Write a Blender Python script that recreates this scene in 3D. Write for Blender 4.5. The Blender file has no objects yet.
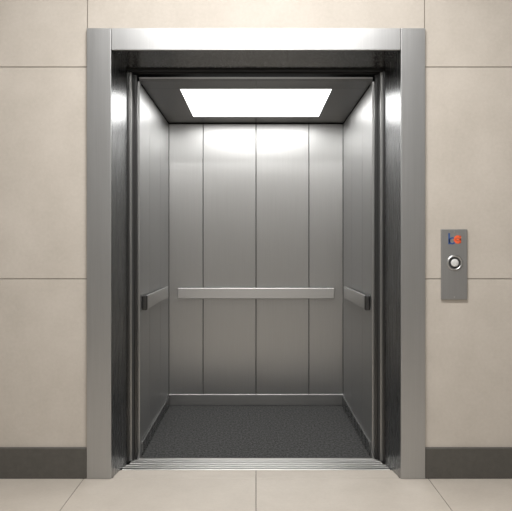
import bpy, bmesh, math
from mathutils import Vector
S=bpy.context.scene
S.view_settings.view_transform='Standard'
S.view_settings.look='None'
S.view_settings.exposure=0
C=S.collection

# ---------------------------------------------------------------- materials
def newmat(name):
    m=bpy.data.materials.new(name); m.use_nodes=True
    nt=m.node_tree; return m,nt,nt.nodes['Principled BSDF']
def coords(nt,scale):
    mp=nt.nodes.new('ShaderNodeMapping')
    g=nt.nodes.new('ShaderNodeNewGeometry')
    mp.inputs['Scale'].default_value=scale
    nt.links.new(g.outputs['Position'],mp.inputs['Vector']); return mp
def noise(nt,scale,vec,detail=4,rough=.6):
    n=nt.nodes.new('ShaderNodeTexNoise'); n.inputs['Scale'].default_value=scale
    n.inputs['Detail'].default_value=detail; n.inputs['Roughness'].default_value=rough
    nt.links.new(vec.outputs[0],n.inputs['Vector']); return n
def ramp(nt,fac,a,b,p0=.3,p1=.7):
    r=nt.nodes.new('ShaderNodeValToRGB')
    r.color_ramp.elements[0].position=p0; r.color_ramp.elements[1].position=p1
    r.color_ramp.elements[0].color=(*a,1); r.color_ramp.elements[1].color=(*b,1)
    nt.links.new(fac,r.inputs[0]); return r
def bump(nt,h,bsdf,strength,dist=.002):
    b=nt.nodes.new('ShaderNodeBump'); b.inputs['Strength'].default_value=strength
    b.inputs['Distance'].default_value=dist
    nt.links.new(h,b.inputs['Height']); nt.links.new(b.outputs[0],bsdf.inputs['Normal'])

def steel(name,base,rough,grain=(220,220,3),var=.015,aniso=0.0):
    m,nt,b=newmat(name)
    mp=coords(nt,grain); n=noise(nt,1.0,mp,3)
    lo=tuple(max(0,c-var) for c in base); hi=tuple(c+var for c in base)
    r=ramp(nt,n.outputs['Fac'],lo,hi); nt.links.new(r.outputs[0],b.inputs['Base Color'])
    mr=nt.nodes.new('ShaderNodeMapRange'); mr.inputs['To Min'].default_value=rough-.03; mr.inputs['To Max'].default_value=rough+.03
    nt.links.new(n.outputs['Fac'],mr.inputs['Value']); nt.links.new(mr.outputs[0],b.inputs['Roughness'])
    b.inputs['Metallic'].default_value=1
    if aniso:
        t=nt.nodes.new('ShaderNodeTangent'); t.direction_type='RADIAL'; t.axis='Z'
        nt.links.new(t.outputs[0],b.inputs['Tangent']); b.inputs['Anisotropic'].default_value=aniso
    return m
def plain(name,col,rough=.5,metal=0,var=.1,scale=40):
    m,nt,b=newmat(name); mp=coords(nt,(1,1,1)); n=noise(nt,scale,mp)
    r=ramp(nt,n.outputs['Fac'],tuple(c*(1-var) for c in col),tuple(c*(1+var) for c in col))
    nt.links.new(r.outputs[0],b.inputs['Base Color'])
    b.inputs['Roughness'].default_value=rough; b.inputs['Metallic'].default_value=metal
    return m
def stone(name,a,b_,rough,spec=.5):
    m,nt,b=newmat(name); mp=coords(nt,(1,1,1))
    n1=noise(nt,3.5,mp,8,.65); n2=noise(nt,60,mp,4,.7)
    mx=nt.nodes.new('ShaderNodeMath'); mx.operation='MULTIPLY_ADD'
    mx.inputs[1].default_value=.35; nt.links.new(n2.outputs['Fac'],mx.inputs[0])
    sc=nt.nodes.new('ShaderNodeMath'); sc.operation='MULTIPLY'; sc.inputs[1].default_value=.65
    nt.links.new(n1.outputs['Fac'],sc.inputs[0]); nt.links.new(sc.outputs[0],mx.inputs[2])
    r=ramp(nt,mx.outputs[0],a,b_,.35,.65); nt.links.new(r.outputs[0],b.inputs['Base Color'])
    b.inputs['Roughness'].default_value=rough; b.inputs['Specular IOR Level'].default_value=spec
    bump(nt,n2.outputs['Fac'],b,.08)
    return m
def emit(name,col,st):
    m,nt,b=newmat(name); b.inputs['Base Color'].default_value=(.8,.8,.8,1)
    b.inputs['Emission Color'].default_value=(*col,1); b.inputs['Emission Strength'].default_value=st
    return m
M_wall=stone('wall_stone_tile',(.44,.400,.350),(.52,.476,.424),.5,.3)
M_floor=stone('floor_stone_tile',(.43,.388,.338),(.505,.460,.405),.38,.4)
M_grout=plain('grout',(.15,.135,.115),.9)
M_base=plain('baseboard_stone',(.075,.07,.062),.45)
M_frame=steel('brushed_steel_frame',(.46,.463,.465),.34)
M_reveal_shade=steel('brushed_steel_reveal_shade',(.29,.293,.296),.27,aniso=.4)  # frame steel darkened: shade and dark reflections of the reveals put into base colour
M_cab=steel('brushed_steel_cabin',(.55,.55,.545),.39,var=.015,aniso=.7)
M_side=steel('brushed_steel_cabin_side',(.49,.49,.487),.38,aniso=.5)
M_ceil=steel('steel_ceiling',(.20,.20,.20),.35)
M_rail=steel('satin_steel_rail',(.54,.54,.535),.32,grain=(3,3,220))
M_skirt=steel('steel_skirting',(.38,.38,.375),.36,grain=(3,3,220))
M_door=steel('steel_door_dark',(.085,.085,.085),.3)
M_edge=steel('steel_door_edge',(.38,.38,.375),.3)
M_sill=steel('aluminium_sill',(.50,.495,.48),.33,grain=(3,200,200))
M_dark=plain('dark_shaft',(.008,.008,.008),.8)
M_gap=plain('panel_gap',(.012,.012,.012),.7)
M_plaster=plain('corridor_plaster',(.41,.405,.395),.8,var=.02)
M_plate=steel('call_plate_steel',(.38,.38,.38),.45)
M_blue=plain('sign_blue',(.03,.08,.24),.4)
M_red=plain('sign_red',(.78,.12,.04),.4)
M_white=plain('button_white',(.60,.60,.59),.4)
M_black=plain('button_black',(.03,.03,.03),.4)
M_light=emit('cabin_light_diffuser',(1,.995,.98),4.6)
M_cor=emit('corridor_light_diffuser',(1,.98,.95),4)
M_rub,nt,b=newmat('cabin_rubber_floor'); mp=coords(nt,(1,.6,1)); n=noise(nt,80,mp,5,.9)
r=ramp(nt,n.outputs['Fac'],(.012,.012,.012),(.082,.082,.081),.42,.60); nt.links.new(r.outputs[0],b.inputs['Base Color'])
b.inputs['Roughness'].default_value=.75; b.inputs['Specular IOR Level'].default_value=.2; bump(nt,n.outputs['Fac'],b,.3)

# ---------------------------------------------------------------- mesh helpers
def obj(name,parts,parent=None,bevel=0,segs=2,smooth=False):
    bm=bmesh.new(); mats=[]
    for v,f,m in parts:
        if m not in mats: mats.append(m)
        vs=[bm.verts.new(p) for p in v]
        for q in f:
            try: fc=bm.faces.new([vs[i] for i in q])
            except ValueError: continue
            fc.material_index=mats.index(m); fc.smooth=smooth
    bmesh.ops.recalc_face_normals(bm,faces=bm.faces)
    me=bpy.data.meshes.new(name); bm.to_mesh(me); bm.free()
    for m in mats: me.materials.append(m)
    o=bpy.data.objects.new(name,me); C.objects.link(o)
    if parent: o.parent=parent
    if bevel:
        md=o.modifiers.new('bevel','BEVEL'); md.width=bevel; md.segments=segs; md.limit_method='ANGLE'; md.angle_limit=math.radians(30)
    return o
def box(x0,x1,y0,y1,z0,z1,m):
    v=[(x,y,z) for x in (x0,x1) for y in (y0,y1) for z in (z0,z1)]
    f=[(0,1,3,2),(4,6,7,5),(0,4,5,1),(2,3,7,6),(0,2,6,4),(1,5,7,3)]
    return (v,f,m)
def prism(poly,a0,a1,axis,m):
    n=len(poly)
    def P(p,a):
        return (p[0],p[1],a) if axis=='z' else ((a,p[0],p[1]) if axis=='x' else (p[0],a,p[1]))
    v=[P(p,a0) for p in poly]+[P(p,a1) for p in poly]
    f=[tuple(range(n))[::-1],tuple(range(n,2*n))]+[(i,(i+1)%n,n+(i+1)%n,n+i) for i in range(n)]
    return (v,f,m)
def lathe_y(cx,cz,prof,m,n=40):
    v=[];f=[]
    for r,y in prof:
        for i in range(n):
            a=2*math.pi*i/n; v.append((cx+r*math.cos(a),y,cz+r*math.sin(a)))
    for k in range(len(prof)-1):
        for i in range(n):
            j=(i+1)%n; f.append((k*n+i,k*n+j,(k+1)*n+j,(k+1)*n+i))
    f.append(tuple(range(n))); f.append(tuple(range((len(prof)-1)*n,len(prof)*n)))
    return (v,f,m)
def arc_band(cx,cz,r0,r1,y0,y1,a0,a1,m,n=28):
    v=[];f=[]
    for i in range(n+1):
        a=math.radians(a0+(a1-a0)*i/n)
        for r,y in ((r0,y0),(r1,y0),(r1,y1),(r0,y1)):
            v.append((cx+r*math.cos(a),y,cz+r*math.sin(a)))
    for i in range(n):
        for k in range(4):
            f.append((i*4+k,i*4+(k+1)%4,(i+1)*4+(k+1)%4,(i+1)*4+k))
    f.append((0,1,2,3)); f.append((n*4,n*4+1,n*4+2,n*4+3))
    return (v,f,m)
def empty(name):
    e=bpy.data.objects.new(name,None); C.objects.link(e); return e

# ---------------------------------------------------------------- corridor shell
XW=3.2; YB=-5.0; ZC=3.22
g=.0018
zs=[0.0,1.034,2.135,ZC]
parts=[]
for s in (-1,1):
    def bx(a,b_,z0,z1):
        lo,hi=sorted((s*a,s*b_)); parts.append(box(lo,hi,0,.025,z0,z1,M_wall))
    for (a,b_) in ((.86,2.09),(2.09,XW)):
        for i in range(3):
            aa=a+g if a>1 else a
            if i==2 and a<1: aa=.876+g
            bx(aa,b_-g,zs[i]+g,zs[i+1]-g)
    lo,hi=sorted((s*.86,s*XW)); parts.append(box(lo,hi,.022,.2,0,ZC,M_grout))
parts.append(box(-.876+g,.876-g,0,.025,2.32,ZC-g,M_wall))
parts.append(box(-.86,.86,.022,.2,2.32,ZC,M_grout))
parts.append(box(-.9,.9,.004,.022,2.33,ZC,M_grout))
obj('wall_back',parts,bevel=.0012,segs=1)
obj('wall_left',[box(-XW-.1,-XW,YB,.2,0,ZC,M_plaster)])
obj('wall_right',[box(XW,XW+.1,YB,.2,0,ZC,M_plaster)])
obj('wall_front',[box(-XW-.1,XW+.1,YB-.1,YB,0,ZC,M_plaster)])
obj('ceiling',[box(-XW-.1,XW+.1,YB-.1,.2,ZC,ZC+.1,M_plaster)])
fp=[box(-XW-.1,XW+.1,YB-.1,.128,-.1,-.002,M_grout)]
g2=.0018
for i in range(-4,4):
    x0=i*.893; x1=x0+.893
    for j in range(6):
        y1=-j*.9; y0=y1-.9
        fp.append(box(max(x0+g2,-XW),min(x1-g2,XW),max(y0+g2,YB),y1-g2,-.02,0,M_floor))
for x0,x1 in ((-.745,0),(0,.745)):
    fp.append(box(x0+g2,x1-g2,.0+g2,.127,-.02,0,M_floor))
obj('floor',fp,bevel=.001,segs=1)
for n_,s in (('left',-1),('right',1)):
    lo,hi=sorted((s*.8765,s*(XW-.002)))
    obj('baseboard_'+n_,[prism([(-.014,.001),(-.0005,.001),(-.0005,.161),(-.010,.161),(-.014,.156)],lo,hi,'x',M_base)],bevel=.001,segs=1)

# ---------------------------------------------------------------- door frame
fr=[]
for s in (-1,1):
    fr.append(prism([(s*.875,-.02),(s*.749,-.02),(s*.7475,-.010),(s*.78,-.010),(s*.78,.10),(s*.858,.10),(s*.858,-.002),(s*.875,-.002)],.001,2.331,'z',M_frame))
    fr.append(prism([(s*.7475,-.0098),(s*.713,.228),(s*.745,.228),(s*.7795,-.0098)],.001,2.30,'z',M_reveal_shade))
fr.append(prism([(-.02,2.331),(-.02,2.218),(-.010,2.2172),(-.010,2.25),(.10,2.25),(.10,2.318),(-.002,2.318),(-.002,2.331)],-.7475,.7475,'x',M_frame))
fr.append(prism([(-.0098,2.217),(.228,2.189),(.228,2.22),(-.0098,2.2495)],-.742,.742,'x',M_reveal_shade))
obj('elevator_door_frame',fr,bevel=.0022,segs=3)

# ---------------------------------------------------------------- sliding doors parked in the pockets
def hemdoor(s,xe,y0,y1,w,z1,m):
    lo,hi=sorted((s*xe,s*(xe+w)))
    return box(lo,hi,y0,y1,.006,z1,m)
for s in (-1,1):
    d=empty('sliding_door')
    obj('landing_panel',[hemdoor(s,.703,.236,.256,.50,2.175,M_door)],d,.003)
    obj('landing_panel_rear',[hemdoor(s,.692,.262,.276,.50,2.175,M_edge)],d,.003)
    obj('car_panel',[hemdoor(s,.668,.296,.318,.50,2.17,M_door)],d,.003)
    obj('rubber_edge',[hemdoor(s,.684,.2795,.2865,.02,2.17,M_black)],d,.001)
hd=empty('door_header_track')
obj('landing_track',[box(-.74,.74,.236,.280,2.179,2.30,M_dark)],hd)
obj('car_track',[box(-.74,.74,.292,.318,2.176,2.30,M_dark)],hd)

sl=[]
sl.append(box(-.745,.745,.1295,.225,-.03,-.010,M_gap))
for y0,y1 in ((.130,.154),(.170,.186),(.203,.222)): sl.append(box(-.716 if y0>.18 else -.722,.716 if y0>.18 else .722,y0,y1,-.012,.002,M_sill))
for y0,y1 in ((.236,.248),(.264,.276),(.294,.303),(.314,.334)): sl.append(box(-.70,.70,y0,y1,-.012,.002,M_sill))
sl.append(box(-1.2,1.2,.226,.336,-.03,-.010,M_gap))
obj('elevator_sill',sl,bevel=.001,segs=1)

# ---------------------------------------------------------------- cabin
Y0=.336; Y1=1.663; XC=.662; ZT=2.142
cab=empty('elevator_cabin')
obj('cabin_floor',[box(-XC-.04,XC+.04,Y0,Y1+.04,-.04,0.0,M_rub)],cab)
gp=.0022
bp=[box(-XC-.04,XC+.04,Y1+.012,Y1+.04,0,ZT+.03,M_gap)]
xs=[-XC,-.402,0,.402,XC]
for i in range(4): bp.append(box(xs[i]+gp,xs[i+1]-gp,Y1,Y1+.014,.08,ZT-.008,M_cab))
obj('back_panels',bp,cab,.0025,2)
for s,nm in ((-1,'left'),(1,'right')):
    sp=[]
    lo,hi=sorted((s*(XC+.012),s*(XC+.04))); sp.append(box(lo,hi,Y0,Y1,0,ZT+.03,M_gap))
    yy=[Y0+.05,.72,1.19,Y1-.002]
    lo,hi=sorted((s*XC,s*(XC+.014)))
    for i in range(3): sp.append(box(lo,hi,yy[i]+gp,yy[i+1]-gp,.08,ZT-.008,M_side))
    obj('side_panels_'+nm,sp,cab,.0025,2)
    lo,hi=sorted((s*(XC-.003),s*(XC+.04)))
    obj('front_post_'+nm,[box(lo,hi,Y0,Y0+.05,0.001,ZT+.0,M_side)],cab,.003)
    lo,hi=sorted((s*(XC-.012),s*(XC+.006)))
    obj('skirting_'+nm,[box(lo,hi,Y0+.052,Y1-.013,.001,.080,M_reveal_shade)],cab,.002)
obj('skirting_rear',[box(-XC+.001,XC-.001,Y1-.012,Y1+.006,.001,.082,M_skirt)],cab,.002)
cp=[]; LX=.457; LY0=.52; LY1=1.41
zc0,zc1=ZT,ZT+.02
for a,b_ in ((-XC,-.0012),(.0012,XC)):
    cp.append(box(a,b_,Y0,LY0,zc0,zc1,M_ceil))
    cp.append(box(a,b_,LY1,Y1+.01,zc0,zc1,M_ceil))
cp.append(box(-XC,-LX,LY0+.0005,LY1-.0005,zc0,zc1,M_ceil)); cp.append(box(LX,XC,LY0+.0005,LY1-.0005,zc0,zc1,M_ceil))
cp.append(box(-XC-.04,XC+.04,Y0,Y1+.04,zc1+.02,zc1+.06,M_gap))
obj('cabin_ceiling',cp,cab,.001,1)
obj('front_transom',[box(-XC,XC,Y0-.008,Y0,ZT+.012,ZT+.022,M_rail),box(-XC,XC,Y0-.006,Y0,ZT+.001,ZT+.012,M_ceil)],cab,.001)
lt=empty('ceiling_light_panel')
obj('diffuser',[box(-LX+.006,LX-.006,LY0+.006,LY1-.006,ZT+.001,ZT+.012,M_light)],lt)
fp=[box(-LX,LX,LY0,LY0+.006,ZT-.003,ZT+.014,M_skirt),box(-LX,LX,LY1-.006,LY1,ZT-.003,ZT+.014,M_skirt),
    box(-LX,-LX+.006,LY0+.006,LY1-.006,ZT-.003,ZT+.014,M_skirt),box(LX-.006,LX,LY0+.006,LY1-.006,ZT-.003,ZT+.014,M_skirt)]
obj('bezel',fp,lt,.001,1)

# handrails
h=empty('handrail')
obj('bar',[box(-.588,.588,1.590,1.606,.812,.893,M_rail)],h,.004,3)
obj('brackets',[box(x-.02,x+.02,1.606,Y1+.001,.835,.868,M_rail) for x in (-.5,0,.5)],h,.003)
for s in (-1,1):
    h=empty('handrail')
    t=.629
    poly=[(s*t,.432),(s*(t+.010),.424),(s*(t+.016),.424),(s*(t+.016),1.36),(s*t,1.36)]
    obj('bar',[prism(poly,.838,.918,'z',M_rail)],h,.003,3)
    obj('end_return',[box(*sorted((s*(t-.001),s*(XC-.004))),.392,.423,.835,.921,M_door)],h,.006,3)
    obj('brackets',[box(*sorted((s*(t+.016),s*(XC+.001))),y-.02,y+.02,.858,.893,M_rail) for y in (.72,1.25)],h,.003)

# hoistway enclosure (dark)
obj('wall_hoistway_left',[box(-1.5,-1.46,.21,2.0,-.3,2.95,M_dark)])
obj('wall_hoistway_right',[box(1.46,1.5,.21,2.0,-.3,2.95,M_dark)])
obj('wall_hoistway_rear',[box(-1.5,1.5,2.0,2.04,-.3,2.95,M_dark)])
obj('ceiling_hoistway',[box(-1.5,1.5,.21,2.0,2.95,3.0,M_dark)])
obj('floor_hoistway',[box(-1.5,1.5,.21,2.0,-.34,-.3,M_dark)])

# ---------------------------------------------------------------- call panel
cpn=empty('elevator_call_panel')
px,z0,z1=1.027,.927,1.292
obj('plate',[box(px-.068,px+.068,-.012,0,z0,z1,M_plate)],cpn,.003,3)
bz=1.118; bxx=px+.001
obj('button_ring',[lathe_y(bxx,bz,[(.041,-.011),(.041,-.016),(.037,-.019),(.033,-.019),(.030,-.015),(.030,-.011)],M_rail)],cpn,smooth=True)
obj('button_well',[lathe_y(bxx,bz,[(.0295,-.011),(.0295,-.0135),(.022,-.0135)],M_black)],cpn)
obj('button_cap',[lathe_y(bxx,bz,[(.020,-.0135),(.020,-.018),(.017,-.020),(.004,-.020)],M_white)],cpn,smooth=True)
lz=1.238
obj('sign_letter',[box(px-.031,px-.023,-.0135,-.0118,lz-.024,lz+.034,M_blue),arc_band(px-.011,lz-.006,.0115,.0185,-.0135,-.0118,0,360,M_blue)],cpn)
obj('sign_mark',[arc_band(px+.018,lz+.001,.009,.0215,-.0145,-.0118,50,310,M_red),box(px+.006,px+.034,-.0145,-.0118,lz-.004,lz+.006,M_red),
   box(px+.026,px+.034,-.0145,-.0118,lz-.018,lz+.020,M_red)],cpn)
obj('screws',[lathe_y(px,z,[(.004,-.0118),(.004,-.0128),(.001,-.0128)],M_rail,16) for z in (z0+.014,z1-.014)],cpn)

# ---------------------------------------------------------------- lights
def area(name,loc,sx,sy,p,col,rot=(0,0,0)):
    l=bpy.data.lights.new(name,'AREA'); l.shape='RECTANGLE'; l.size=sx; l.size_y=sy; l.energy=p; l.color=col
    o=bpy.data.objects.new(name,l); o.location=loc; o.rotation_euler=rot; C.objects.link(o); return o
for y in (-1.35,-4.4):
    f=empty('corridor_ceiling_light')
    obj('lens',[box(-.8,.8,y-.2,y+.2,ZC-.02,ZC-.001,M_cor)],f)
    o=area('lamp',(0,y,ZC-.03),1.6,.4,90 if y>-2 else 74,(1,.985,.965)); o.parent=f
o=area('cabin_lamp',(0,(LY0+LY1)/2,ZT-.004),.88,.86,4,(1,.99,.97)); o.parent=lt
w=bpy.data.worlds.new('World'); S.world=w; w.use_nodes=True
w.node_tree.nodes['Background'].inputs[0].default_value=(1,.97,.93,1); w.node_tree.nodes['Background'].inputs[1].default_value=.3

# ---------------------------------------------------------------- camera
cd=bpy.data.cameras.new('camera'); cd.sensor_width=36; cd.lens=693/512*36
cd.shift_x=0; cd.shift_y=-8.5/512
co=bpy.data.objects.new('camera',cd); C.objects.link(co)
co.location=(0,-3.6,1.2); co.rotation_euler=(math.radians(90),0,0)
S.camera=co
